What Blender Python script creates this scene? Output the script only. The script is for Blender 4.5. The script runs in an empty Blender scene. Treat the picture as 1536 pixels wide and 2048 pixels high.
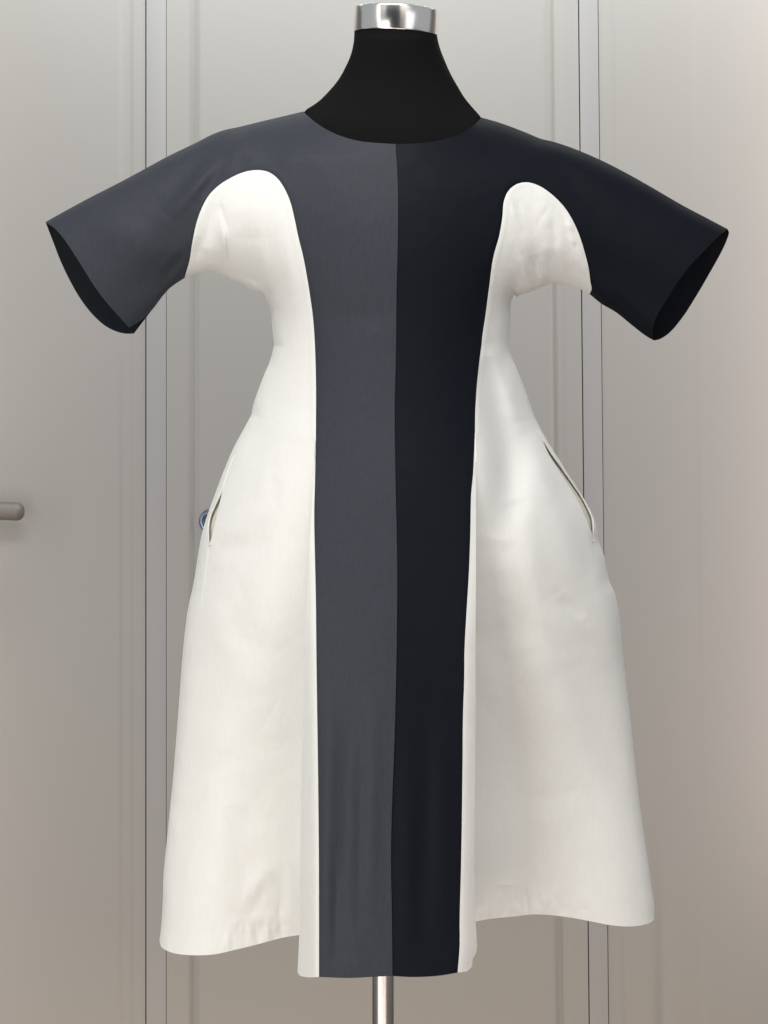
import bpy, bmesh, math, random
import numpy as np
from mathutils import Vector, Matrix
from mathutils.geometry import delaunay_2d_cdt
random.seed(4); rng = np.random.default_rng(4)
scene = bpy.context.scene
R = math.radians

# ------------------------------------------------------------------ camera, world, lamps, exposure
D = 2.0            # metres from the camera to the middle of the dress
S = 1730.0         # photograph pixels per metre at that distance
ZC = 1.40          # camera height
WALL_Y = 1.30      # the doors stand this far behind the dress
cam = bpy.data.cameras.new('camera'); cam_o = bpy.data.objects.new('camera', cam)
scene.collection.objects.link(cam_o); scene.camera = cam_o
cam_o.location = (0, -D, ZC); cam_o.rotation_euler = (R(90), 0, 0)
cam.sensor_fit = 'VERTICAL'; cam.sensor_height = 36.0; cam.lens = S * D / 2048 * 36
cam.clip_start = 0.05; cam.clip_end = 100

w = bpy.data.worlds.new("World"); scene.world = w; w.use_nodes = True
bg = w.node_tree.nodes['Background']
bg.inputs[0].default_value = (0.95, 0.98, 1.0, 1); bg.inputs[1].default_value = 0.39

def area(name, loc, target, sx, sy, power, col, spread=180):
    l = bpy.data.lights.new(name, 'AREA'); l.shape = 'RECTANGLE'; l.size = sx; l.size_y = sy
    l.energy = power; l.color = col; l.spread = R(spread)
    o = bpy.data.objects.new(name, l); scene.collection.objects.link(o)
    o.location = loc
    o.rotation_euler = (Vector(target) - Vector(loc)).to_track_quat('-Z', 'Y').to_euler()
    return o
area('ceiling_lamp', (-0.15, -1.0, 2.9), (0, -0.05, 1.5), 1.4, 0.4, 24, (1.0, 0.985, 0.98))
area('left_fill', (-0.9, -1.3, 0.82), (0, 0, 0.82), 0.8, 1.4, 12, (1.0, 0.985, 0.96))  # added frontal fill from the left, brightens the white panels
area('right_fill', (1.05, -1.3, 1.35), (0, 0, 1.15), 0.7, 1.3, 3.0, (0.92, 0.94, 1.0))  # added weaker fill from the right, no such fixture in the place
area('low_fill', (0.10, -1.25, 0.40), (0.1, 0, 0.80), 1.2, 0.3, 4.0, (1.0, 0.86, 0.79))  # added warm fill, lifts the lower skirt
area('rear_fill', (0.0, -2.75, 2.95), (0, -3.4, 1.6), 4.5, 0.3, 50, (1.0, 0.96, 0.92))  # added to brighten the pale walls that the chrome reflects
area('tube_lamp', (-1.75, -1.55, 2.0), (0, 0, 1.6), 0.06, 1.2, 3, (1.0, 0.98, 0.95))
area('wall_lamp', (0.1, 0.80, 2.85), (0.1, 1.3, 2.2), 2.2, 0.2, 18, (0.98, 0.99, 0.96))
area('floor_bounce_fill', (0.1, 0.45, 0.12), (0.25, 1.3, 0.4), 2.0, 0.2, 5.2, (1.0, 0.76, 0.54))  # added fill standing in for warm bounce off the floor
area('pink_fill_right', (0.98, 0.98, 1.70), (0.86, 1.3, 1.70), 0.08, 2.1, 6.3, (1.0, 0.82, 0.77))  # added fill for the pink glow at the right edge
area('pink_fill_left', (-1.0, 0.98, 1.35), (-0.86, 1.3, 1.35), 0.08, 2.3, 3.6, (1.0, 0.82, 0.76))  # added fill for the pink glow at the left edge
scene.view_settings.view_transform = 'Standard'; scene.view_settings.look = 'None'
scene.view_settings.exposure = 0; scene.view_settings.gamma = 1

# ------------------------------------------------------------------ helpers
C = scene.collection
def tag(o, label=None, cat=None, kind=None, group=None):
    if label: o['label'] = label
    if cat: o['category'] = cat
    if kind: o['kind'] = kind
    if group: o['group'] = group
    return o
def empty(name, loc, label, cat):
    o = bpy.data.objects.new(name, None); C.objects.link(o); o.location = loc
    o.empty_display_size = 0.1
    return tag(o, label, cat)
def link(name, me, mat, parent=None):
    o = bpy.data.objects.new(name, me); C.objects.link(o)
    if mat: me.materials.append(mat)
    if parent:
        o.parent = parent
        o.matrix_parent_inverse = Matrix.Translation(parent.location).inverted()
    return o

def mat_new(name, col, rough=0.5, metal=0.0, spec=0.5):
    m = bpy.data.materials.new(name); m.use_nodes = True
    b = m.node_tree.nodes['Principled BSDF']
    b.inputs['Base Color'].default_value = (*col, 1); b.inputs['Roughness'].default_value = rough
    b.inputs['Metallic'].default_value = metal; b.inputs['Specular IOR Level'].default_value = spec
    return m, m.node_tree, b
def cloth_mat(name, col, rough, spec, weave=0.06, crumple=0.25, sheen=0.0, tint=0.09):
    m, nt, b = mat_new(name, col, rough, 0, spec)
    N, L = nt.nodes, nt.links
    tc = N.new('ShaderNodeTexCoord')
    # large soft crumple
    n1 = N.new('ShaderNodeTexNoise'); n1.inputs['Scale'].default_value = 9; n1.inputs['Detail'].default_value = 3
    n1.inputs['Distortion'].default_value = 0.6
    L.new(tc.outputs['Object'], n1.inputs['Vector'])
    b1 = N.new('ShaderNodeBump'); b1.inputs['Strength'].default_value = crumple; b1.inputs['Distance'].default_value = 0.012
    L.new(n1.outputs['Fac'], b1.inputs['Height'])
    # fine weave
    w1 = N.new('ShaderNodeTexWave'); w1.wave_type = 'BANDS'; w1.bands_direction = 'X'; w1.inputs['Scale'].default_value = 420
    w1.inputs['Distortion'].default_value = 1.5; w1.inputs['Detail'].default_value = 2
    w2 = N.new('ShaderNodeTexWave'); w2.wave_type = 'BANDS'; w2.bands_direction = 'Z'; w2.inputs['Scale'].default_value = 420
    w2.inputs['Distortion'].default_value = 1.5; w2.inputs['Detail'].default_value = 2
    for x in (w1, w2): L.new(tc.outputs['Object'], x.inputs['Vector'])
    ad = N.new('ShaderNodeMath'); ad.operation = 'ADD'; L.new(w1.outputs['Fac'], ad.inputs[0]); L.new(w2.outputs['Fac'], ad.inputs[1])
    b2 = N.new('ShaderNodeBump'); b2.inputs['Strength'].default_value = weave; b2.inputs['Distance'].default_value = 0.0006
    L.new(ad.outputs[0], b2.inputs['Height']); L.new(b1.outputs[0], b2.inputs['Normal'])
    L.new(b2.outputs[0], b.inputs['Normal'])
    # very slight colour unevenness of the yarn
    n3 = N.new('ShaderNodeTexNoise'); n3.inputs['Scale'].default_value = 520; n3.inputs['Detail'].default_value = 3
    mpg = N.new('ShaderNodeMapping'); mpg.inputs['Scale'].default_value = (1.0, 1.0, 0.10)   # slubs run along the warp
    L.new(tc.outputs['Object'], mpg.inputs['Vector']); L.new(mpg.outputs[0], n3.inputs['Vector'])
    mr = N.new('ShaderNodeMapRange'); mr.inputs[1].default_value = 0.3; mr.inputs[2].default_value = 0.7; mr.inputs[3].default_value = 1 - tint; mr.inputs[4].default_value = 1 + tint
    L.new(n3.outputs['Fac'], mr.inputs[0])
    mx = N.new('ShaderNodeVectorMath'); mx.operation = 'SCALE'; mx.inputs[0].default_value = col
    L.new(mr.outputs[0], mx.inputs['Scale']); L.new(mx.outputs[0], b.inputs['Base Color'])
    if sheen:
        b.inputs['Sheen Weight'].default_value = sheen; b.inputs['Sheen Roughness'].default_value = 0.4
    return m
M_SLATE = cloth_mat('slate_cotton', (0.0315, 0.0360, 0.0455), 0.60, 0.22, sheen=0.03)
M_NAVY = cloth_mat('navy_cotton', (0.0042, 0.0058, 0.0100), 0.55, 0.10)
M_WHITE = cloth_mat('white_cotton', (0.86, 0.86, 0.825), 0.9, 0.08, weave=0.05, crumple=0.32, tint=0.022)
nt = M_WHITE.node_tree; bs = nt.nodes['Principled BSDF']; out_ = nt.nodes['Material Output']
tr = nt.nodes.new('ShaderNodeBsdfTranslucent'); tr.inputs[0].default_value = (0.85, 0.80, 0.68, 1)
mxs = nt.nodes.new('ShaderNodeMixShader'); mxs.inputs[0].default_value = 0.16
nt.links.new(bs.outputs[0], mxs.inputs[1]); nt.links.new(tr.outputs[0], mxs.inputs[2]); nt.links.new(mxs.outputs[0], out_.inputs[0])
M_SLATE_SHADE = cloth_mat('shaded_slate_cotton', (0.012, 0.016, 0.021), 0.6, 0.12)  # darker slate: the shade inside the sleeve is put into the colour
M_LINING = cloth_mat('pocket_cotton', (0.62, 0.60, 0.50), 0.85, 0.2)
M_BLACK = cloth_mat('black_jersey', (0.006, 0.0062, 0.0064), 0.9, 0.08, crumple=0.0, weave=0.10)
def paint_mat(name, col):
    m, nt, b = mat_new(name, col, 0.42, 0, 0.4)
    N, L = nt.nodes, nt.links
    tc = N.new('ShaderNodeTexCoord'); n = N.new('ShaderNodeTexNoise'); n.inputs['Scale'].default_value = 160
    n.inputs['Detail'].default_value = 3; L.new(tc.outputs['Object'], n.inputs['Vector'])
    n2 = N.new('ShaderNodeTexNoise'); n2.inputs['Scale'].default_value = 2.2; n2.inputs['Detail'].default_value = 2
    L.new(tc.outputs['Object'], n2.inputs['Vector'])
    bp = N.new('ShaderNodeBump'); bp.inputs['Strength'].default_value = 0.10; bp.inputs['Distance'].default_value = 0.001
    L.new(n.outputs['Fac'], bp.inputs['Height']); L.new(bp.outputs[0], b.inputs['Normal'])
    mr = N.new('ShaderNodeMapRange'); mr.inputs[3].default_value = 0.975; mr.inputs[4].default_value = 1.025
    L.new(n2.outputs['Fac'], mr.inputs[0])
    mx = N.new('ShaderNodeVectorMath'); mx.operation = 'SCALE'; mx.inputs[0].default_value = col
    L.new(mr.outputs[0], mx.inputs['Scale']); L.new(mx.outputs[0], b.inputs['Base Color'])
    return m
M_DOOR = paint_mat('door_paint', (0.276, 0.275, 0.265))
M_POST = paint_mat('post_paint', (0.276, 0.279, 0.284))
M_GAP = mat_new('gap_dark', (0.24, 0.225, 0.215), 0.9)[0]
M_CHROME = mat_new('chrome', (0.90, 0.89, 0.87), 0.2, 1.0)[0]
M_STEEL = mat_new('brushed_steel', (0.55, 0.53, 0.51), 0.30, 1.0)[0]
M_HANDLE = mat_new('handle_metal', (0.17, 0.16, 0.15), 0.5, 0.3)[0]
M_BRASS = mat_new('keyhole_brass', (0.40, 0.22, 0.12), 0.35, 1.0)[0]
M_FLOOR = paint_mat('floor_vinyl', (0.20, 0.16, 0.13))

def P(px, py, d):
    """photo pixel + distance towards the camera -> world point"""
    k = (D - d) / D / S
    return ((px - 768) * k, -d, ZC - (py - 1024) * k)
def wallP(px, py, off=0.0):
    return P(px, py, -(WALL_Y - off))

def spline(pts, step=5.0, closed=False):
    """Catmull-Rom (centripetal-ish) through the points, resampled"""
    pts = [np.array(p, float) for p in pts]
    out = []
    n = len(pts)
    for i in range(n - 1):
        p0 = pts[i - 1] if i > 0 else 2 * pts[0] - pts[1]
        p1, p2 = pts[i], pts[i + 1]
        p3 = pts[i + 2] if i + 2 < n else 2 * pts[-1] - pts[-2]
        L = np.linalg.norm(p2 - p1)
        a = L / max(np.linalg.norm(p1 - p0), 1e-6); b = L / max(np.linalg.norm(p3 - p2), 1e-6)
        m1 = 0.5 * ((p2 - p1) + (p1 - p0) * a); m2 = 0.5 * ((p2 - p1) + (p3 - p2) * b)
        k = max(1, int(round(L / step)))
        for j in range(k):
            t = j / k
            h00 = 2*t**3 - 3*t**2 + 1; h10 = t**3 - 2*t**2 + t; h01 = -2*t**3 + 3*t**2; h11 = t**3 - t**2
            out.append(h00 * p1 + h10 * m1 + h01 * p2 + h11 * m2)
    out.append(pts[-1])
    return np.array(out)
def join(*cs):
    out = [cs[0]]
    for c in cs[1:]:
        c = np.array(c, float)
        if np.linalg.norm(out[-1][-1] - c[0]) < 0.75: c = c[1:]
        if len(c): out.append(c)
    a = np.concatenate(out)
    if np.linalg.norm(a[0] - a[-1]) < 0.75: a = a[:-1]
    return a
def rev(c): return c[::-1]
def inside(pts, poly):
    x, y = pts[:, 0], pts[:, 1]; res = np.zeros(len(pts), bool)
    n = len(poly)
    for i in range(n):
        x1, y1 = poly[i]; x2, y2 = poly[(i + 1) % n]
        if y1 == y2: continue
        c = ((y1 > y) != (y2 > y)) & (x < (x2 - x1) * (y - y1) / (y2 - y1) + x1)
        res ^= c
    return res
def dist_poly(pts, line, closed=False):
    best = np.full(len(pts), 1e9)
    n = len(line); m = n if closed else n - 1
    for i in range(m):
        a = line[i]; b = line[(i + 1) % n]; ab = b - a; L = ab @ ab
        if L < 1e-9: continue
        t = np.clip(((pts - a) @ ab) / L, 0, 1)
        q = pts - (a + t[:, None] * ab)
        best = np.minimum(best, (q * q).sum(1))
    return np.sqrt(best)
def interp_y(curve, y):
    o = np.argsort(curve[:, 1]); return np.interp(y, curve[o, 1], curve[o, 0])
def sstep(a, b, x):
    t = np.clip((x - a) / (b - a), 0, 1); return t * t * (3 - 2 * t)

# ------------------------------------------------------------------ curves of the dress, traced in the photograph
SHOULDER_L = spline([(606,223),(560,234),(518,244),(477,254),(447,260.5),(422,270),(393,285),(335,313),(291,337),(239,365),(185,392.5),(143,415),(91,444)])
CUFF_FL = spline([(91,444),(106,454),(122.5,471),(143,500),(164,533),(189,573),(214,606),(239,634),(258,655)])
CUFF_BL = spline([(91,444),(106,483),(122.5,525),(143,567),(164,602),(189,633),(214,654),(239,665),(254,667.5),(268,667)])
UNDER_BL = spline([(268,667),(287,642),(306,617),(327,590),(340,576),(369,556)])
UNDER_FL = spline([(258,655),(282,641),(304,620),(327,590),(340,576),(369,556)])
ARCH_L = spline([(369,556),(379,521),(385,483),(393,446),(405,413),(419,389),(438,370.5),(460,356.5),(481,346.5),(502,341),(522,340.5),(539,345),(556,358),(570,379),(581,405),(589,437),(596,471),(606,512),(614,554),(620,592),(625,628),(629,679),(631.5,753),(631.6,872)])
SEAM_L = spline([(631.6,872),(630,963),(628.5,1027),(629.5,1098),(631.5,1188),(632.6,1290),(634,1400),(636,1540),(637.6,1697),(638,1833),(638,1954)])
UNDERARM_L = spline([(369,556),(381,551),(406,545),(423,543),(447,551),(460,559),(481,567),(502,579),(527,590),(533,602),(541,619),(543,640)], 4)
SIDE_L = join(spline([(543,640),(545,662),(548,691)]), spline([(548,691),(540,721),(528,750),(518,776),(507,808),(502.5,830)]), spline([(502.5,830),(483,866),(466,898),(447,943),(431,985),(418,1021),(405,1062),(399,1092),(391,1143),(384,1182),(376,1217),(370,1262),(366,1301),(356,1430),(345.6,1560),(339,1628),(332,1697),(327,1751),(325.5,1801),(322,1855),(319,1880)]))
HEM_LOBE_L = spline([(319,1880),(322,1893),(331,1900),(348,1906.5),(376,1910),(403,1910.5),(430,1908.5),(471,1899.5),(512,1889.5),(540,1882),(567,1875),(598.6,1870)])
CREASE_L = spline([(631.6,872),(624.5,995),(619.7,1091),(615,1188),(611,1285),(607,1420),(602.7,1560),(601,1642),(600,1751),(598.5,1870),(595,1944)])
STRIP_HEM_L = spline([(595,1944),(598,1950),(609.5,1954),(638,1954)])
CENTRE = spline([(791,288),(795,356),(796,454),(793,590),(792,700),(789.5,815),(791,960),(794,1100),(794,1246),(792,1364),(789,1481),(784.6,1598),(782,1700),(784,1850),(785,1952)])
HEM_SLATE = spline([(638,1954),(700,1956),(740,1954),(785,1952)])
HEM_NAVY = spline([(785,1952),(820,1954),(860,1953),(885,1950.5),(916,1945)])
NECK_L = spline([(606,223),(629,243),(656,260.5),(687.5,274),(719,282),(750,285.5),(791,288)])
NECK_R = spline([(791,288),(832,286.7),(871,282),(902,274),(930,262.5),(949,249),(963,235)])
SHOULDER_R = spline([(963,235),(1001,246),(1049,264),(1082,277.5),(1105,283),(1142,295),(1199,319),(1243,341),(1304,375),(1364,410),(1417,438),(1455,458)])
CUFF_FR = spline([(1455,458),(1437,472),(1413,497),(1381,530),(1356,563),(1336,595),(1318,624),(1308,646),(1305,662),(1306,677)])
CUFF_BR = spline([(1455,458),(1458,464),(1454,479),(1441,507),(1421,543),(1393,591),(1364,636),(1336,668),(1318,679),(1308,681)])
UNDER_FR = spline([(1306,677),(1292,670),(1263.5,648),(1231,622),(1203,606),(1179,588)])
UNDER_BR = spline([(1308,681),(1292,672),(1263.5,650),(1231,624),(1203,607.5),(1179,588)])
ARCH_R = spline([(1179,588),(1183,580),(1181,566),(1177,535),(1168.6,502),(1158.5,470),(1144,438),(1126,411),(1102,387.5),(1078,371.5),(1054,364.5),(1033,368.5),(1017,381.5),(1008,402),(1005,434),(999,470),(987,515),(979,575),(973,624),(967,664),(961,705),(953,779),(950.6,866)])
SEAM_R = spline([(950.6,866),(947,946),(943,990),(941.5,1059),(938.7,1140),(934,1220),(930,1295),(929,1364),(926.7,1437),(926,1520),(924.5,1640),(922.5,1747),(920,1841),(920,1891),(916,1945)])
UNDERARM_R = spline([(1179,588),(1162.6,579),(1138,571),(1118,567),(1098,568),(1082,575),(1062,583),(1041.5,589),(1032,595),(1029.5,588),(1025,596),(1021.5,612),(1021,640)], 4)
SIDE_R = spline([(1021,640),(1020,704),(1035,740),(1052,785),(1071,837),(1093,879),(1119,920.5),(1145,962.5),(1168,998),(1184,1027),(1193.5,1053),(1198,1082),(1208,1111),(1214.5,1143),(1219,1162),(1229,1185),(1235.5,1211),(1240,1237),(1245,1301),(1260,1430),(1274,1560),(1280,1613),(1288,1669),(1296,1722),(1304,1779),(1308.6,1810),(1309,1834)])
HEM_LOBE_R = spline([(1309,1834),(1308,1839),(1302,1844.5),(1288,1849.5),(1260,1853),(1219,1850),(1188,1844),(1157,1838),(1126,1833),(1094,1829.7),(1063,1829),(1032,1832.5),(1000,1835.6),(972,1839),(951,1843)])
CREASE_R = spline([(950.6,866),(952,990),(952,1140),(951,1290),(951,1437),(950,1560),(949,1654),(949,1779),(950,1830),(953,1870),(952.5,1905),(946,1917),(944.5,1932)])
STRIP_HEM_R = spline([(944.5,1932),(935,1942),(916,1945)])

# ------------------------------------------------------------------ body volume: a field solved over the whole outline
def ext(curve, dx, dy): return np.array([curve[-1] + np.array([dx, dy])])
NECKSIL_L = spline([(711,40),(709,61),(707,87),(701,111),(692,132),(677,159),(659,181),(638,202),(606,223)])
NECKSIL_R = spline([(873,50),(874,70),(879,93),(889,120),(901,147),(916,174),(931,198),(963,235)])
outline = join(np.array([(709.,-120.)]), NECKSIL_L, SHOULDER_L, np.array([(-80.,530.),(90.,830.)]), UNDER_BL, UNDERARM_L, SIDE_L,
               np.array([(300.,2100.),(270.,2500.),(1400.,2500.),(1345.,2050.)]), rev(SIDE_R), rev(UNDERARM_R), rev(UNDER_BR),
               np.array([(1440.,820.),(1640.,555.)]), rev(SHOULDER_R), rev(NECKSIL_R), np.array([(874.,-120.)]))
G = 6.0; X0, Y0 = -100.0, -140.0; NX, NY = 295, 445
gx, gy = np.meshgrid(X0 + G * np.arange(NX), Y0 + G * np.arange(NY))
gp = np.stack([gx.ravel(), gy.ravel()], 1)
msk = inside(gp, outline).reshape(NY, NX)
dst = dist_poly(gp, outline, True).reshape(NY, NX)
h = np.where(msk, dst * 100, 0.0)
par = (np.add.outer(np.arange(NY), np.arange(NX)) % 2).astype(bool)
for it in range(900):
    for c in (par, ~par):
        s_ = np.zeros_like(h)
        s_[1:-1, 1:-1] = 0.25 * (h[:-2, 1:-1] + h[2:, 1:-1] + h[1:-1, :-2] + h[1:-1, 2:] + G * G * 2)
        h = np.where(c & msk, h + 1.9 * (s_ - h), h)
q = np.where(msk & (dst > 11), h / np.maximum(dst, 1.0), 0)
for it in range(18):      # spread the ratio outwards so that edges interpolate cleanly
    nb = np.zeros_like(q); cnt = np.zeros_like(q)
    for dy, dx in ((0,1),(0,-1),(1,0),(-1,0)):
        r = np.roll(q, (dy, dx), (0, 1)); nb += r; cnt += r > 0
    q = np.where(q > 0, q, np.where(cnt > 0, nb / np.maximum(cnt, 1), 0))
for it in range(10):
    q = (q + np.roll(q,1,0) + np.roll(q,-1,0) + np.roll(q,1,1) + np.roll(q,-1,1)) / 5
def bil(f, pts):
    u = np.clip((pts[:,0] - X0) / G, 0, NX - 1.001); v = np.clip((pts[:,1] - Y0) / G, 0, NY - 1.001)
    i = u.astype(int); j = v.astype(int); a = u - i; b = v - j
    return (f[j,i]*(1-a)*(1-b) + f[j,i+1]*a*(1-b) + f[j+1,i]*(1-a)*b + f[j+1,i+1]*a*b)
ASPECT = 0.60
def vol(pts):
    dd = dist_poly(pts, outline, True)
    dd = np.where(inside(pts, outline), dd, 0)
    wv = sstep(9, 24, dd)
    hh = np.maximum(bil(q, pts) * dd * (1 - wv) + bil(h, pts) * wv, 0)
    return hh ** 0.66 * (240.0 ** 2) ** -0.16 / S * ASPECT

def folds(pts, lst):
    z = np.zeros(len(pts))
    for (x0, y0, x1, y1, wd, amp) in lst:
        a = np.array([x0, y0], float); ab = np.array([x1 - x0, y1 - y0], float); L = ab @ ab
        t = np.clip(((pts - a) @ ab) / L, 0, 1)
        qd = pts - (a + t[:, None] * ab); r2 = (qd * qd).sum(1)
        fade = np.sin(np.pi * np.clip(t, 0.04, 0.96)) ** 0.6
        if wd <= 8:      # small folds are creased, with a crisp ridge
            prof = np.exp(-(np.sqrt(r2 + 1.2) / (wd * 1.25)) ** 1.25)
        else: prof = np.exp(-r2 / (2 * wd * wd))
        z += amp / 1000 * prof * fade
    return z

# folds: (x0,y0,x1,y1, half width px, height mm)
F_SLATE = [(505,262,330,440,13,6.0),(462,300,395,400,11,-5.5),(430,300,300,430,14,-2.5),(190,430,330,520,28,3.0),(250,600,350,500,22,-2.6),
           (600,290,690,350,26,1.6),(640,300,790,330,18,1.2),(300,610,365,555,6,3.5),(320,565,372,505,9,-3.0),(480,290,520,320,12,2.0),
           (660,1380,650,1900,11,2.6),(700,1420,690,1900,16,-4.2),(745,1400,740,1850,13,2.8),(672,1700,670,1950,7,-2.2),(720,1500,716,1930,8,1.8),
           (650,650,780,620,22,-1.0),(600,300,560,340,14,1.8),(560,265,640,330,12,1.4)]
F_NAVY = [(1100,300,1250,380,16,2.0),(1120,350,1230,470,18,-2.0),(1200,400,1380,470,22,1.6),(1190,560,1260,640,8,1.8),(1225,590,1290,650,5,-2.0),
          (850,1400,845,1900,15,-2.4),(890,1350,885,1850,13,2.0),(820,1500,815,1900,12,1.6),(830,330,960,420,20,1.2),(860,300,800,330,14,1.0)]
F_WL = [(430,400,414,500,9,-2.4),(444,430,455,545,6,2.6),(440,405,455,470,5,-2.0),(455,470,456,548,4,-3.0),(400,470,385,540,8,-1.8),(390,546,450,546,3.5,2.6),(405,534,470,550,3.5,-2.2),
        (418,520,410,545,4,1.6),(505,365,512,480,24,2.0),(560,420,590,600,14,1.4),(475,556,540,592,4,2.2),(470,540,530,575,5,-1.8),(520,460,530,560,10,1.0),(497,350,490,420,6,-0.8),
        (500,560,512,580,3,1.2),
        (560,740,540,700,16,1.6),(620,880,560,960,16,-2.2),(640,865,520,1010,30,2.0),(590,780,500,860,20,-1.2),
        (550,940,545,1010,10,-1.4),(430,1080,560,1010,18,2.4),(425,1100,520,1090,14,-1.6),
        (470,1200,530,1330,26,-1.8),(420,1210,470,1330,16,1.4),(560,1100,520,1400,34,1.6),
        (480,1600,490,1850,26,-3.2),(560,1720,490,1810,14,2.6),(545,1740,500,1830,9,-1.9),(580,1720,585,1870,9,2.2),(560,1790,562,1880,6,-1.9),(535,1830,537,1885,5,1.6),
        (512,1840,514,1890,5,-1.6),(520,1640,545,1780,20,1.8),(440,1500,430,1880,30,2.4),(455,1850,458,1900,6,1.3)]
F_WR0 = [(1020,385,1030,440,6,2.0),(1012,400,1045,425,5,-1.4),(1035,425,1015,400,3,0.9),(1085,400,1095,460,10,2.2),(1098,410,1082,440,6,-1.6),(1135,430,1150,500,5,1.8),(1125,430,1142,500,4,-1.6),
        (1128,450,1150,452,3,1.1),(1135,462,1152,468,3,-1.0),(1138,480,1158,486,3,1.0),(1155,490,1168,560,5,1.8),(1062,510,1078,548,7,-4.0),(1040,510,1056,560,7,3.0),(1078,550,1095,562,4,3.2),(1062,565,1085,572,3,-2.0),
        (1045,585,1090,566,3,2.4),(1034,560,1040,592,5,-3.6),(1100,560,1150,572,3,2.0),(1110,555,1150,562,3,-1.2),
        (1140,540,1130,570,5,-1.2),(1000,540,1005,640,14,2.2),(1110,480,1140,540,14,1.8),(1095,480,1085,530,8,1.4),
        (975,680,1040,850,12,3.5),(975,700,1025,1010,20,-13.0),(1045,820,1000,1090,28,-10.0),(1060,860,1110,1010,16,3.4),(1090,960,1180,1200,22,3.0),(1020,1090,1100,1200,30,1.8),
        (1120,1190,1170,1240,10,-2.2),(1030,1180,1060,1300,20,-1.6),(1190,1120,1230,1300,12,2.0),(990,1100,985,1400,22,-2.6),
        (1080,1300,1120,1600,40,2.2),(1180,1350,1200,1700,34,-2.0),(1000,1500,1010,1760,22,-1.6),
        (1050,1775,1055,1830,6,-3.4),(1064,1780,1060,1830,5,2.4),(975,1780,972,1840,6,1.8),(1090,1790,1092,1830,8,2.0),(1005,1800,1002,1836,5,-1.4),(1120,1800,1122,1834,6,-1.5),(1035,1770,990,1768,5,1.2)]

F_SLATE = [(a,b,c,d,w_,am * (1.25 if b > 1300 else 1.25)) for a,b,c,d,w_,am in F_SLATE]
F_WL = [(a,b,c,d,w_,am * (1.7 if b < 620 else 1.0)) for a,b,c,d,w_,am in F_WL]
F_WR = [(a,b,c,d,w_,am * (0.9 if b < 620 else 1.0)) for a,b,c,d,w_,am in F_WR0]
def crinkle(p, seeds):
    # creased cloth: facets that meet in crisp lines; strongest under the arm
    out = np.zeros(len(p))
    for (pts_, amp, cell, cx_, cy_, rx, ry, slant) in seeds:
        f1 = np.full(len(p), 1e9); f2 = np.full(len(p), 1e9)
        for sx, sy in pts_:
            dx = (p[:,0] - sx); dy = (p[:,1] - sy) * 0.55
            r = np.sqrt((dx + slant * dy) ** 2 + dy ** 2 + 4)
            f2 = np.minimum(f2, np.maximum(f1, r)); f1 = np.minimum(f1, r)
        m_ = np.exp(-((p[:,0] - cx_) / rx) ** 2 - ((p[:,1] - cy_) / ry) ** 2)
        out += amp / 1000 * np.clip((f2 - f1) / cell, 0, 1.2) * m_
    return out
def seeds(x0, x1, y0, y1, n): return np.stack([rng.uniform(x0, x1, n), rng.uniform(y0, y1, n)], 1)
CR_L = [(seeds(370, 600, 380, 620, 34), 1.6, 26, 440, 520, 75, 55, 0.3), (seeds(320, 620, 600, 1900, 46), 1.5, 90, 470, 1150, 260, 900, 0.8),
        (seeds(420, 610, 1780, 1890, 26), 1.6, 14, 530, 1875, 90, 55, 0.0)]
CR_R = [(seeds(990, 1190, 370, 620, 40), 1.3, 24, 1085, 510, 95, 90, -0.3), (seeds(930, 1310, 600, 1900, 50), 1.5, 95, 1110, 1200, 280, 900, -0.8),
        (seeds(950, 1200, 1760, 1850, 30), 1.6, 14, 1050, 1825, 110, 50, 0.0)]
CL_T, CR_T = 872.0, 1100.0
def depth_slate(p):
    d = vol(p) + folds(p, F_SLATE)
    xc = interp_y(CENTRE, p[:,1]); e = (xc - p[:,0])
    d += 0.0010
    return d - 0.0012 * np.exp(-(dist_poly(p, np.concatenate([ARCH_L, SEAM_L])) / 4) ** 2)
def depth_navy(p):
    d = vol(p) + folds(p, F_NAVY) - 0.0006
    return d - 0.0012 * np.exp(-(dist_poly(p, np.concatenate([ARCH_R, SEAM_R])) / 4) ** 2)
def edge_fade(p):          # folds vanish at the outline so that it keeps its place
    return sstep(0, 14, dist_poly(p, outline, True))
def depth_strip_l(p):
    s = np.clip((interp_y(SEAM_L, p[:,1]) - p[:,0]) / 42, 0, 1.2)
    return vol(p) - 0.045 * s ** 1.5 * sstep(CL_T, 1500, p[:,1]) - 0.001 + 0.0014 * np.exp(-((s - 0.25) / 0.2) ** 2)
def flat_l(y): return 0.40 * sstep(900, 1650, y)
def jump_l(y): return 0.065 * np.clip((y - CL_T) / (1870 - CL_T), 0, 1) ** 1.15
def depth_wl(p):
    c = interp_y(np.concatenate([np.array([(631.6, 500.)]), CREASE_L]), p[:,1]); dx = np.clip(c - p[:,0], -30, 400)
    wd = 60 + 175 * sstep(CL_T, 1870, p[:,1])
    g = (1 - sstep(-0.10, 1.0, dx / wd))
    d = vol(p) * (1 - flat_l(p[:,1])) - jump_l(p[:,1]) * g + (folds(p, F_WL) + crinkle(p, CR_L)) * edge_fade(p)
    d += 0.0007 * np.exp(-((dist_poly(p, ARCH_L) - 6) / 4) ** 2)
    return d
def depth_strip_r(p):
    s = np.clip((p[:,0] - interp_y(SEAM_R, p[:,1])) / 30, 0, 1.3)
    return vol(p) + (folds(p, F_WR) + crinkle(p, CR_R)) * (1 - sstep(930, 1150, p[:,1])) - 0.010 * s ** 1.5 * sstep(866, 1500, p[:,1]) - 0.0004
def flat_r(y): return 0.58 * sstep(900, 1600, y)
def jump_r(y): return 0.022 * np.clip((y - CR_T) / (1843 - CR_T), 0, 1) ** 1.6
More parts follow.
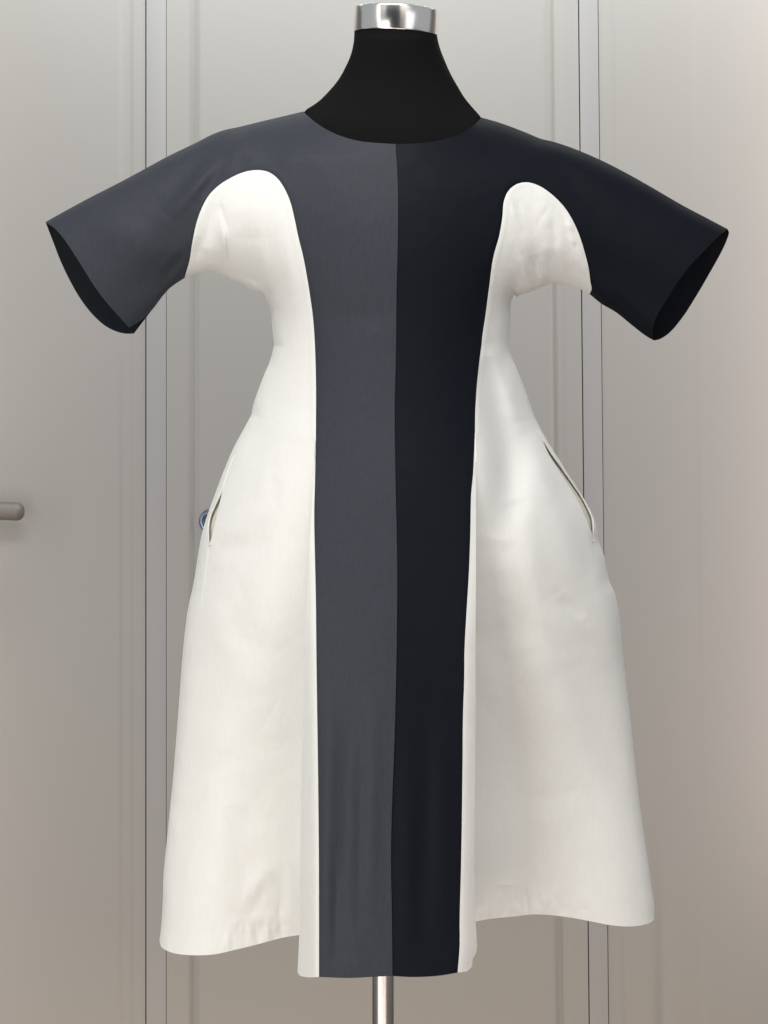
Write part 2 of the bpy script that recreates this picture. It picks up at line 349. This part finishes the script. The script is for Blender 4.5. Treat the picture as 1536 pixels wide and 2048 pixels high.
def depth_wr(p):
    c = interp_y(np.concatenate([np.array([(950.6, 500.)]), CREASE_R]), p[:,1]); dx = np.clip(p[:,0] - c, -30, 400)
    wd = 120 + 210 * sstep(CR_T, 1840, p[:,1])
    g = (1 - sstep(0.25, 1.0, dx / wd))
    jj = jump_r(p[:,1]) + 0.018 * sstep(900, 1300, p[:,1])
    d = vol(p) * (1 - flat_r(p[:,1])) - jj * g + (folds(p, F_WR) + crinkle(p, CR_R)) * edge_fade(p)
    d += 0.0007 * np.exp(-((dist_poly(p, ARCH_R) - 6) / 4) ** 2)
    return d - 0.020 * np.clip(1 - dx / 40, 0, 1) * 0

def triangulate(poly, step, holes=(), cuts=(), near=None):
    """conforming triangles of the polygon in picture space"""
    x0, y0 = poly.min(0); x1, y1 = poly.max(0)
    rows = []
    hy = step * 0.866; n = 0
    y = y0
    while y < y1:
        xs = np.arange(x0 + (step / 2 if n % 2 else 0), x1, step)
        rows.append(np.stack([xs, np.full_like(xs, y)], 1)); y += hy; n += 1
    g = np.concatenate(rows); g += rng.uniform(-0.08, 0.08, g.shape) * step
    g = g[inside(g, poly)]
    g = g[dist_poly(g, poly, True) > step * 0.42]
    for hh in holes:
        g = g[~inside(g, hh)]; g = g[dist_poly(g, hh, True) > step * 0.4]
    for c in cuts: g = g[dist_poly(g, c) > step * 0.4]
    verts = [poly]; edges = [(i, (i + 1) % len(poly)) for i in range(len(poly))]
    n = len(poly)
    for hh in holes:
        edges += [(n + i, n + (i + 1) % len(hh)) for i in range(len(hh))]; verts.append(hh); n += len(hh)
    for c in cuts:
        edges += [(n + i, n + i + 1) for i in range(len(c) - 1)]; verts.append(c); n += len(c)
    # rings just inside the outline so that the rounding at the edge is smooth
    verts.append(g)
    v = np.concatenate(verts)
    r = delaunay_2d_cdt([Vector(a) for a in v], edges, [], 0, 0.02)
    vo = np.array([[a.x, a.y] for a in r[0]]); fo = np.array([f for f in r[2] if len(f) == 3])
    cen = vo[fo].mean(1)
    keep = inside(cen, poly)
    for hh in holes: keep &= ~inside(cen, hh)
    fo = fo[keep]
    # orient: clockwise in picture space (y down) -> normal to the camera
    a, b, c = vo[fo[:,0]], vo[fo[:,1]], vo[fo[:,2]]
    cr = (b[:,0]-a[:,0])*(c[:,1]-a[:,1]) - (b[:,1]-a[:,1])*(c[:,0]-a[:,0])
    fo[cr > 0] = fo[cr > 0][:, ::-1]
    used = np.unique(fo); mp = -np.ones(len(vo), int); mp[used] = np.arange(len(used))
    return vo[used], mp[fo]
def to_world(p, d):
    k = (D - d) / D / S
    return np.stack([(p[:,0] - 768) * k, -d, ZC - (p[:,1] - 1024) * k], 1)
def vnormals(v, f):
    n = np.zeros_like(v); fn = np.cross(v[f[:,1]] - v[f[:,0]], v[f[:,2]] - v[f[:,0]])
    for i in range(3): np.add.at(n, f[:, i], fn)
    return n / np.maximum(np.linalg.norm(n, axis=1), 1e-12)[:, None]
def cloth_mesh(name, v, f, n=None, t=0.0011):
    """one sheet of cloth with real thickness: outer face, inner face and the cut edge"""
    if n is None: n = vnormals(v, f)
    used = np.unique(f); mp = -np.ones(len(v), int); mp[used] = np.arange(len(used))
    v, n, f = v[used], n[used], mp[f]
    k = len(v)
    e = {}
    for a, b, c in f.tolist():
        for x, y in ((a, b), (b, c), (c, a)): e[(x, y)] = 1
    rim = [(b, a, a + k, b + k) for (a, b) in e if (b, a) not in e]
    V = np.concatenate([v, v - n * t])
    F = f.tolist() + (f[:, ::-1] + k).tolist() + [list(r) for r in rim]
    me = bpy.data.meshes.new(name); me.from_pydata(V.tolist(), [], F)
    me.polygons.foreach_set('use_smooth', [True] * len(F))
    NN = np.concatenate([n, -n])
    ln = []
    for a in f.tolist() + (f[:, ::-1] + k).tolist():
        for i in a: ln.append(NN[i])
    for r in rim:
        p = V[list(r)]; fn = np.cross(p[1] - p[0], p[2] - p[0]); fn /= max(np.linalg.norm(fn), 1e-12)
        ln += [fn] * 4
    me.normals_split_custom_set([tuple(x) for x in ln])
    return me

ORIGIN = P(768, 1024, 0)
dress = empty('dress', (0, 0, ZC - 0.5), 'A-line dress with slate and navy front and white sides, worn by the black form', 'dress')

# ---- pocket mouths
POCK_L = join(spline([(462,926),(452,955),(441,988),(428,1016),(420.5,1034),(416.5,1059),(418,1087)], 3.5), spline([(418,1087),(420.5,1083),(427,1059),(434,1030),(444,985),(453,950),(462,926)], 3.5))
POCK_R = join(spline([(1083,875),(1106,912),(1125,938),(1146,968),(1163,993),(1178,1021),(1185,1040),(1186.5,1071)], 3.5), spline([(1186.5,1071),(1179,1054),(1171,1036),(1160,1010),(1144,982),(1119,943),(1098,909),(1083,875)], 3.5))

# ---- slate front and navy front, each cut in one with its sleeve
def front_piece(poly, cut, depth, m, lab, lab_sleeve, side):
    p, f = triangulate(poly, 5.0, cuts=[cut])
    v = to_world(p, depth(p)); n = vnormals(v, f)
    c = p[f].mean(1)
    a, b = cut[0], cut[-1]
    s = (b[0]-a[0])*(c[:,1]-a[1]) - (b[1]-a[1])*(c[:,0]-a[0])
    xlim = (c[:,0] < a[0] + 1) if side < 0 else (c[:,0] > a[0] - 1)
    out = (s * side > 0) & ((c[:,0] < 520) if side < 0 else (c[:,0] > 1040))
    o1 = link('front_panel', cloth_mesh('front_panel', v, f[~out], n), m, dress); tag(o1, lab)
    o2 = link('sleeve', cloth_mesh('sleeve', v, f[out], n), m, dress); tag(o2, lab_sleeve)
def on_curve(c, x, lo):     # the curve point nearest to x with y beyond lo
    i = np.argmin(np.abs(c[:,0] - x) + (0 if lo is None else 1000 * (c[:,1] > lo))); return c[i]
a = on_curve(ARCH_L, 470, 420); b = on_curve(SHOULDER_L, 436, None)
cutL = np.array([a + (b - a) * t for t in np.linspace(0, 1, 18)])
slate_poly = join(NECK_L, CENTRE, rev(HEM_SLATE), rev(SEAM_L), rev(ARCH_L), rev(UNDER_FL), rev(CUFF_FL), rev(SHOULDER_L))
front_piece(slate_poly, cutL, depth_slate, M_SLATE, 'slate grey left half of the front', 'slate grey short sleeve', -1)
a = on_curve(ARCH_R, 1092, 420); b = on_curve(SHOULDER_R, 1122, None)
cutR = np.array([a + (b - a) * t for t in np.linspace(0, 1, 18)])
navy_poly = join(rev(CENTRE), NECK_R, SHOULDER_R, CUFF_FR, UNDER_FR, ARCH_R, SEAM_R, rev(HEM_NAVY))
front_piece(navy_poly, cutR, depth_navy, M_NAVY, 'dark navy right half of the front', 'dark navy short sleeve', 1)

# ---- white side panels
def white_panel(arch, underarm, side_c, lobe, crease, seam, strip_hem, dside, dstrip, jump, sgn, hole, lab):
    # overlap: how far the rear layer runs in behind the crease
    yb = 1868 if sgn < 0 else 1842
    ys = crease[crease[:,1] < yb - 2]
    ov = 16 * sstep(CL_T if sgn < 0 else 930, 1250, ys[:,1])
    inner = ys + np.stack([-sgn * ov, np.zeros(len(ys))], 1)
    last = np.array([(inner[-1][0], yb + (0 if sgn > 0 else -2.0))])
    poly = join(arch, inner, last, rev(lobe), rev(side_c), rev(underarm))
    p, f = triangulate(poly, 3.9, holes=[hole])
    v1 = to_world(p, dside(p)); n1 = vnormals(v1, f)
    poly2 = join(seam, rev(strip_hem), rev(crease))
    p2, f2 = triangulate(poly2, 4.2)
    v2 = to_world(p2, dstrip(p2)); n2 = vnormals(v2, f2)
    # return of the pleat between the two layers
    a3 = to_world(ys, dstrip(ys)); b3 = to_world(inner, dside(inner))
    fs = []; k = 8; rows = [a3 * (1 - t) + b3 * t for t in np.linspace(0, 1, k)]
    v3 = np.concatenate(rows); m = len(ys)
    for r in range(k - 1):
        for i in range(m - 1):
            A, B, Cc, Dd = r*m+i, r*m+i+1, (r+1)*m+i+1, (r+1)*m+i
            fs += [(A, B, Cc), (A, Cc, Dd)] if sgn > 0 else [(A, Cc, B), (A, Dd, Cc)]
    f3 = np.array(fs)
    V = np.concatenate([v1, v2, v3]); N_ = np.concatenate([n1, n2, vnormals(v3, f3)])
    F = np.concatenate([f, f2 + len(v1), f3 + len(v1) + len(v2)])
    o = link('side_panel', cloth_mesh('side_panel', V, F, N_, 0.0009), M_WHITE, dress); tag(o, lab)
    return o
sp_l = white_panel(ARCH_L, UNDERARM_L, SIDE_L, HEM_LOBE_L, CREASE_L, SEAM_L, STRIP_HEM_L, depth_wl, depth_strip_l, jump_l, -1, POCK_L, 'white side panel beside the slate front')
sp_r = white_panel(ARCH_R, UNDERARM_R, SIDE_R, HEM_LOBE_R, CREASE_R, SEAM_R, STRIP_HEM_R, depth_wr, depth_strip_r, jump_r, 1, POCK_R, 'white side panel beside the navy front')

# ---- pockets: lining behind the mouth, lip and bar tack, seam below
def pocket(mouth, dfun, parent, lipc, seamc, tack):
    c = mouth.mean(0); big = mouth + (mouth - c) / np.linalg.norm(mouth - c, axis=1)[:, None] * 4
    p, f = triangulate(big, 4.0)
    v = to_world(p, dfun(p) - 0.010)
    link('pocket', cloth_mesh('pocket', v, f), M_LINING, parent)
    def cord(curve, r, name, lift, m):
        pts = to_world(curve, dfun(curve) + lift); bm = bmesh.new(); prev = None
        for i, q_ in enumerate(pts):
            t = Vector(pts[min(i+1, len(pts)-1)] - pts[max(i-1, 0)]).normalized()
            u = t.cross(Vector((0, 1, 0))).normalized(); w_ = t.cross(u)
            rr = r * min(1, 0.25 + min(i, len(pts)-1-i) / 5)
            ring = [bm.verts.new(Vector(q_) + (u * math.cos(a) + w_ * math.sin(a)) * rr) for a in [k * math.tau / 8 for k in range(8)]]
            if prev:
                for k in range(8): bm.faces.new((prev[k], prev[(k+1) % 8], ring[(k+1) % 8], ring[k]))
            prev = ring
        bmesh.ops.recalc_face_normals(bm, faces=bm.faces)
        me = bpy.data.meshes.new(name); bm.to_mesh(me); bm.free()
        me.polygons.foreach_set('use_smooth', [True] * len(me.polygons))
        link(name, me, m, parent)
    cord(lipc, 0.0011, 'pocket_edge', 0.0004, M_WHITE)
    cord(seamc, 0.0005, 'seam', 0.0002, M_WHITE)
    cord(tack, 0.0006, 'stitch', 0.0003, M_LINING)
pocket(POCK_L, depth_wl, sp_l, spline([(470,908),(462,926),(452,955),(441,988),(428,1016),(420.5,1034),(416.5,1059),(418,1087)], 3.5),
       spline([(418,1088),(416,1101),(413,1130),(408,1169),(403,1200),(399,1224)], 4), spline([(417,1090),(420,1091),(425,1090)], 1))
pocket(POCK_R, depth_wr, sp_r, spline([(1071,856),(1083,875),(1106,912),(1125,938),(1146,968),(1163,993),(1178,1021),(1185,1040),(1186.5,1071)], 3.5),
       spline([(1187,1074),(1191,1092),(1197,1108),(1203,1119)], 4), spline([(1183,1082),(1187,1085),(1191,1084)], 1))

# ---- back of the dress (seen inside the sleeve openings)
def back_piece(poly, m, name, lab=None):
    p, f = triangulate(poly, 9.0)
    d = -vol(p) * 0.85
    v = to_world(p, d)
    o = link(name, cloth_mesh(name, v, f[:, ::-1]), m, dress)
    if lab: tag(o, lab)
backneck = spline([(606,223),(650,236),(720,246),(785,249),(850,248),(920,243),(963,235)])
bi = np.argmin(abs(backneck[:,0] - 788)); bn_l, bn_r = backneck[:bi+1], backneck[bi:]
bc = np.stack([np.full(60, backneck[bi][0]), np.linspace(backneck[bi][1], 1812, 60)], 1)
lb = spline([(319,1880),(400,1852),(520,1832),(632,1818)], 8); cb = spline([(632,1818),(700,1813),(bc[-1][0],1812)], 8)
rb_ = spline([(bc[-1][0],1812),(860,1810),(925,1810)], 8); rb2 = spline([(925,1810),(1050,1812),(1200,1820),(1309,1834)], 8)
seam_bl = np.concatenate([SEAM_L[SEAM_L[:,1] < 1812], [lb[-1]]]); seam_br = np.concatenate([SEAM_R[SEAM_R[:,1] < 1804], [rb_[-1]]])
back_piece(join(bn_l, bc, rev(cb), rev(seam_bl), rev(ARCH_L), rev(UNDER_BL), rev(CUFF_BL), rev(SHOULDER_L)), M_SLATE_SHADE, 'back_panel', 'shade-darkened half of the back seen inside the slate sleeve')
back_piece(join(rev(bc), bn_r, SHOULDER_R, CUFF_BR, UNDER_BR, ARCH_R, seam_br, rev(rb_)), M_NAVY, 'back_panel', 'dark navy half of the back with inside of sleeve')
back_piece(join(ARCH_L, seam_bl, rev(lb), rev(SIDE_L), rev(UNDERARM_L)), M_WHITE, 'back_panel', 'white side of the back')
back_piece(join(ARCH_R, seam_br, rb2, rev(SIDE_R), rev(UNDERARM_R)), M_WHITE, 'back_panel', 'white side of the back')

# ------------------------------------------------------------------ dress form (mannequin)
form = empty('dress_form', (0, 0, 0.0), 'black jersey dress form with chrome neck cap on a steel pole, wearing the dress', 'mannequin')
body_l = join(NECKSIL_L[:-2], spline([(590,243),(540,262),(490,284),(470,310),(480,400),(535,560),(562,640),(566,700),(560,780),(556,840),(560,880)], 8))
body_r = join(NECKSIL_R[:-2], spline([(975,252),(1010,268),(1060,290),(1090,320),(1075,420),(1030,560),(1004,640),(1000,700),(1004,780),(1006,840),(1000,880)], 8))
body_poly = join(rev(body_l), body_r, np.array([(785., 900.)]))
bp_, bf = triangulate(body_poly, 7.0)
sil = np.concatenate([body_l]); 
e1 = np.minimum(dist_poly(bp_, body_l), dist_poly(bp_, body_r))
# circular at the cap, the body's own volume further down
hw = (np.array([np.interp(y, body_r[:,1][np.argsort(body_r[:,1])], body_r[:,0][np.argsort(body_r[:,1])]) for y in bp_[:,1]]) -
      np.array([np.interp(y, body_l[:,1][np.argsort(body_l[:,1])], body_l[:,0][np.argsort(body_l[:,1])]) for y in bp_[:,1]])) / 2
cx = 791.5
tt = sstep(60, 250, bp_[:,1])
circ = np.sqrt(np.clip(1 - ((bp_[:,0] - cx) / np.maximum(hw, 1)) ** 2, 0, 1)) * np.where(bp_[:,1] < 75, 76, 80) / S
edge = np.sqrt(np.clip(1 - (1 - np.minimum(1, e1 / 45)) ** 2, 0, 1))
bd = (1 - tt) * circ + tt * np.maximum(vol(bp_) * 0.90 - 0.006, 0) * edge
fv = to_world(bp_, bd); bv = to_world(bp_, -bd * 0.85)
V = np.concatenate([fv, bv]); F = np.concatenate([bf, bf[:, ::-1] + len(fv)])
me = bpy.data.meshes.new('torso'); 
# close the rim between front and back
e = {}
for a_, b_, c_ in bf.tolist():
    for x, y in ((a_, b_), (b_, c_), (c_, a_)): e[(x, y)] = 1
rim = [[b_, a_, a_ + len(fv), b_ + len(fv)] for (a_, b_) in e if (b_, a_) not in e]
me.from_pydata(V.tolist(), [], F.tolist() + rim); me.polygons.foreach_set('use_smooth', [True] * len(me.polygons)); me.validate()
link('torso', me, M_BLACK, form)

def lathe(name, prof, mat, parent, mtx, seg=96):
    bm = bmesh.new(); prev = None
    for r_, z in prof:
        ring = [bm.verts.new(mtx @ Vector((r_ * math.cos(a), r_ * math.sin(a), z))) for a in [k * math.tau / seg for k in range(seg)]]
        if prev:
            for k in range(seg): bm.faces.new((prev[k], prev[(k+1) % seg], ring[(k+1) % seg], ring[k]))
        prev = ring
    bmesh.ops.remove_doubles(bm, verts=bm.verts, dist=1e-6)
    bmesh.ops.recalc_face_normals(bm, faces=bm.faces)
    me = bpy.data.meshes.new(name); bm.to_mesh(me); bm.free()
    me.polygons.foreach_set('use_smooth', [True] * len(me.polygons))
    me.set_sharp_from_angle(angle=R(40)) if hasattr(me, 'set_sharp_from_angle') else None
    return link(name, me, mat, parent)
cpos = Vector(P(792, 42.5, 0))
mt = Matrix.Translation(cpos) @ Matrix.Rotation(R(2.9), 4, 'Y') @ Matrix.Rotation(R(8.5), 4, 'X')
hc = 0.0142; rc = 0.0484
lathe('neck_cap', [(1e-5, hc), (rc-0.004, hc), (rc-0.0012, hc-0.0004), (rc-0.0003, hc-0.0012), (rc, hc-0.0028), (rc, -hc+0.0012), (rc-0.0006, -hc), (rc-0.006, -hc), (1e-5, -hc)], M_CHROME, form, mt)
px_, _, pz_ = P(766, 880, 0)
lathe('pole', [(1e-5, pz_+0.05), (0.0127, pz_+0.05), (0.0127, 0.012), (1e-5, 0.012)], M_STEEL, form, Matrix.Translation((px_, 0, 0)), 48)
lathe('base', [(1e-5, 0.030), (0.03, 0.028), (0.05, 0.014), (0.165, 0.009), (0.175, 0.006), (0.176, 0.0), (1e-5, 0.0)], M_STEEL, form, Matrix.Translation((px_, 0, 0)), 64)

# ------------------------------------------------------------------ doors behind
def box(bm, x0, x1, y0, y1, z0, z1, bev=0.0):
    vs = [bm.verts.new((x, y, z)) for x in (x0, x1) for y in (y0, y1) for z in (z0, z1)]
    fs = [(0,1,3,2),(4,6,7,5),(0,4,5,1),(2,3,7,6),(0,2,6,4),(1,5,7,3)]
    fl = [bm.faces.new([vs[i] for i in q_]) for q_ in fs]
    bmesh.ops.recalc_face_normals(bm, faces=fl)
    if bev:
        es = list({e_ for f_ in fl for e_ in f_.edges if abs(e_.verts[0].co.z - e_.verts[1].co.z) > 0.5})
        bmesh.ops.bevel(bm, geom=es, offset=bev, segments=4, affect='EDGES', profile=0.5)
def boxobj(name, dims, mat, parent=None, bev=0.0, shear=0.0):
    bm = bmesh.new(); box(bm, *dims, bev)
    for v in bm.verts:
        if v.co.x > 0.1: v.co.x += shear * (ZC + 0.6 - v.co.z)
    me = bpy.data.meshes.new(name); bm.to_mesh(me); bm.free()
    me.polygons.foreach_set('use_smooth', [True] * len(me.polygons))
    if hasattr(me, 'set_sharp_from_angle'): me.set_sharp_from_angle(angle=R(30))
    return link(name, me, mat, parent)
WS = S * D / (D + WALL_Y)
def wx(px): return (px - 768) / WS
def wz(py): return ZC - (py - 1024) / WS
ZT = 2.55
LW, RW = 0.0, 0.0105        # the right-hand posts lean a little
F0 = WALL_Y                 # front of posts and casings
g_ = 0.0011
wall = boxobj('wall', (-4.0, 4.0, F0 + 0.060, F0 + 0.16, 0, 3.0), M_GAP); tag(wall, kind='structure')
fl = boxobj('floor', (-4.0, 4.0, -4.0, F0 + 0.16, -0.05, 0.0), M_FLOOR); tag(fl, kind='structure')
def door(name, lab, xs, shear, lx):
    """xs: list of (part, x0px, x1px, front offset, bevel)"""
    e_ = empty(name, (lx, F0, 0), lab, 'door')
    out = {}
    for nm, a_, b_, off, bev in xs:
        out[nm] = boxobj(nm, (wx(a_), wx(b_), F0 + off, F0 + 0.058, 0.004, ZT), M_DOOR, e_, bev, shear)
    return e_, out
def lean(X): return min(1.0, max(0.0, (X - 0.02) / 0.26))
def profile(name, pf, x0, x1, parent, shear=0.0, zs=(0.004, ZT)):
    # a slab whose face follows pf(px, z) = offset away from the camera; rows of quads
    xs = np.arange(x0, x1 + 0.1, 2.0) if x1 - x0 < 400 else np.concatenate([np.arange(x0, x1, 2.0) if x0 > 0 else np.concatenate([np.arange(x0, 200, 20.0), np.arange(200, x1, 2.0)]), [x1]])
    zz = np.linspace(zs[0], zs[1], 24)
    V = []; F = []
    for z in zz:
        for x in xs:
            X = wx(x); X += shear * (ZC + 0.6 - z) * lean(X)
            V.append((X, F0 + pf(x, z), z))
        X = wx(xs[-1]); X += shear * (ZC + 0.6 - z) * lean(X)
        X2 = wx(xs[0]); X2 += shear * (ZC + 0.6 - z) * lean(X2)
        V += [(X, F0 + 0.058, z), (X2, F0 + 0.058, z)]
    m = len(xs) + 2
    for r in range(len(zz) - 1):
        for k in range(m):
            a_, b_ = r*m + k, r*m + (k+1) % m; F.append((a_, b_, b_ + m, a_ + m))
    me = bpy.data.meshes.new(name); me.from_pydata(V, [], F)
    me.polygons.foreach_set('use_smooth', [True] * len(F)); me.set_sharp_from_angle(angle=R(40))
    return link(name, me, M_DOOR, parent)
def G_(x, c, w_): return math.exp(-((x - c) / w_) ** 2)
def S_(a_, b_, x): t = min(1, max(0, (x - a_) / (b_ - a_))); return t * t * (3 - 2 * t)
dm = empty('door', (0, F0, 0), 'pale grey middle door behind the dress, with a round steel keyhole plate', 'door')
# frame boards with a rolled inner edge, and the leaf lying back between them
profile('door_frame', lambda x, z: 0.006 * S_(372, 388, x) ** 2, 333.2, 388, dm)
profile('leaf', lambda x, z: 0.0062 - 0.0045 * S_(387, 402, x) ** 0.7 + 0.0045 * S_(1090, 1105, x) ** 1.5, 382.0, 1111.0, dm, RW)
profile('door_frame', lambda x, z: 0.006 * (1 - S_(1104, 1116, x)) ** 2 + 0.0016 * (1 - S_(1120, 1130, x)), 1104, 1161.0, dm, RW)
dl = empty('door', (-0.9, F0, 0), 'pale grey door at the left edge, with a rounded grey lever handle', 'door')
profile('leaf', lambda x, z: 0.003 + 0.0016 * (S_(236, 246, x) - S_(258, 268, x)), -420, 290.2, dl)
dr = empty('door', (0.9, F0, 0), 'pale grey blank door at the right edge, right of the narrow post', 'door')
profile('leaf', lambda x, z: 0.002 + 0.001 * S_(1224, 1236, x) - 0.0008 * S_(1385, 1400, x) + 0.004 * G_(x, 1312, 15) * S_(1.10, 0.75, z) if True else 0, 1201.0, 1960, dr, RW)  # lower groove is shaped in to imitate a shadow band
# vertical fluting on the narrow posts between the doors
p1 = boxobj('post', (wx(292.6), wx(332.4), F0 - 0.001, F0 + 0.058, 0.004, ZT), M_POST, None, 0.0012)
tag(p1, 'narrow grey post between the left door and the middle door', 'post')
p2 = boxobj('post', (wx(1162), wx(1199.6), F0 - 0.001, F0 + 0.058, 0.004, ZT), M_POST, None, 0.0012, RW)
tag(p2, 'narrow grey post between the middle door and the right door', 'post')

for x0_, x1_ in ((-4.0, -1.76), (0.63, 4.0)):  # unseen pale walls, added so the chrome has something bright to reflect
    rw = boxobj('pale_reflector', (x0_, x1_, -3.4, -3.3, 0.001, 2.9), mat_new('pale_reflector_paint', (0.75, 0.72, 0.69), 0.8)[0]); tag(rw, kind='structure')
dark = boxobj('dark_reflection_panel', (-1.75, 0.62, -3.3, -3.2, 0.001, 2.6), mat_new('dark_navy', (0.012, 0.018, 0.03), 0.6)[0]); tag(dark, kind='structure')  # added behind the camera to give the chrome its dark band
# lever handle on the left door: rosette, neck, bar with a round end
hx, hz = wx(-95), wz(1020)
bm = bmesh.new()
def tube(bm, pts, rad, seg=20, capr=True):
    prev = None
    for i, (c_, r_) in enumerate(zip(pts, rad)):
        t = (Vector(pts[min(i+1, len(pts)-1)]) - Vector(pts[max(i-1, 0)])).normalized()
        u = t.cross(Vector((0, 0, 1))) if abs(t.z) < 0.9 else t.cross(Vector((1, 0, 0))); u.normalize(); w_ = t.cross(u)
        ring = [bm.verts.new(Vector(c_) + (u * math.cos(a) + w_ * math.sin(a)) * r_) for a in [k * math.tau / seg for k in range(seg)]]
        if prev:
            for k in range(seg): bm.faces.new((prev[k], prev[(k+1) % seg], ring[(k+1) % seg], ring[k]))
        else: bm.faces.new(ring)
        prev = ring
    bm.faces.new(prev)
rb = 0.0172
dist_y = F0 - 0.055
kx = (D + dist_y) / (D + WALL_Y)
def hxp(px): return (px - 768) / S * (D + dist_y) / D
def hzp(py): return ZC - (py - 1024) / S * (D + dist_y) / D
path = [(hxp(-95), F0 + 0.004, hzp(1018)), (hxp(-95), F0 - 0.03, hzp(1018)), (hxp(-92), F0 - 0.046, hzp(1018)), (hxp(-80), dist_y, hzp(1018))]
rads = [0.011, 0.011, 0.012, rb]
for t in np.linspace(0, 1, 8): path.append((hxp(-80 + t * 110), dist_y, hzp(1018 + 5 * t))); rads.append(rb)
for a_ in np.linspace(0.15, math.pi/2 - 0.02, 9):
    path.append((hxp(30) + rb * math.sin(a_), dist_y, hzp(1023))); rads.append(rb * math.cos(a_))
path = [path[0]] + [p_ for i, p_ in enumerate(path[1:], 1) if (Vector(p_) - Vector(path[i-1])).length > 1e-5]
rads = rads[:len(path)]
tube(bm, path, rads)
bmesh.ops.recalc_face_normals(bm, faces=bm.faces)
me = bpy.data.meshes.new('handle'); bm.to_mesh(me); bm.free(); me.polygons.foreach_set('use_smooth', [True] * len(me.polygons))
link('handle', me, M_HANDLE, dl)

# keyhole plate on the middle door, half hidden by the dress
kc = Matrix.Translation((wx(421.5), F0 + 0.0028, wz(1042))) @ Matrix.Rotation(R(90), 4, 'X')
plate = lathe('keyhole_plate', [(0.0225, 0.0), (0.0225, 0.003), (0.0205, 0.0065), (0.016, 0.0075), (0.0125, 0.0060), (0.0115, 0.0035), (1e-5, 0.0030)], M_CHROME, dm, kc, 48); plate.data.materials[0] = mat_new('blued_steel', (0.17, 0.21, 0.28), 0.25, 1.0)[0]
lathe('keyhole', [(0.0085, 0.0032), (0.0085, 0.0060), (0.0075, 0.0068), (1e-5, 0.0068)], M_BRASS, dm, kc, 32)
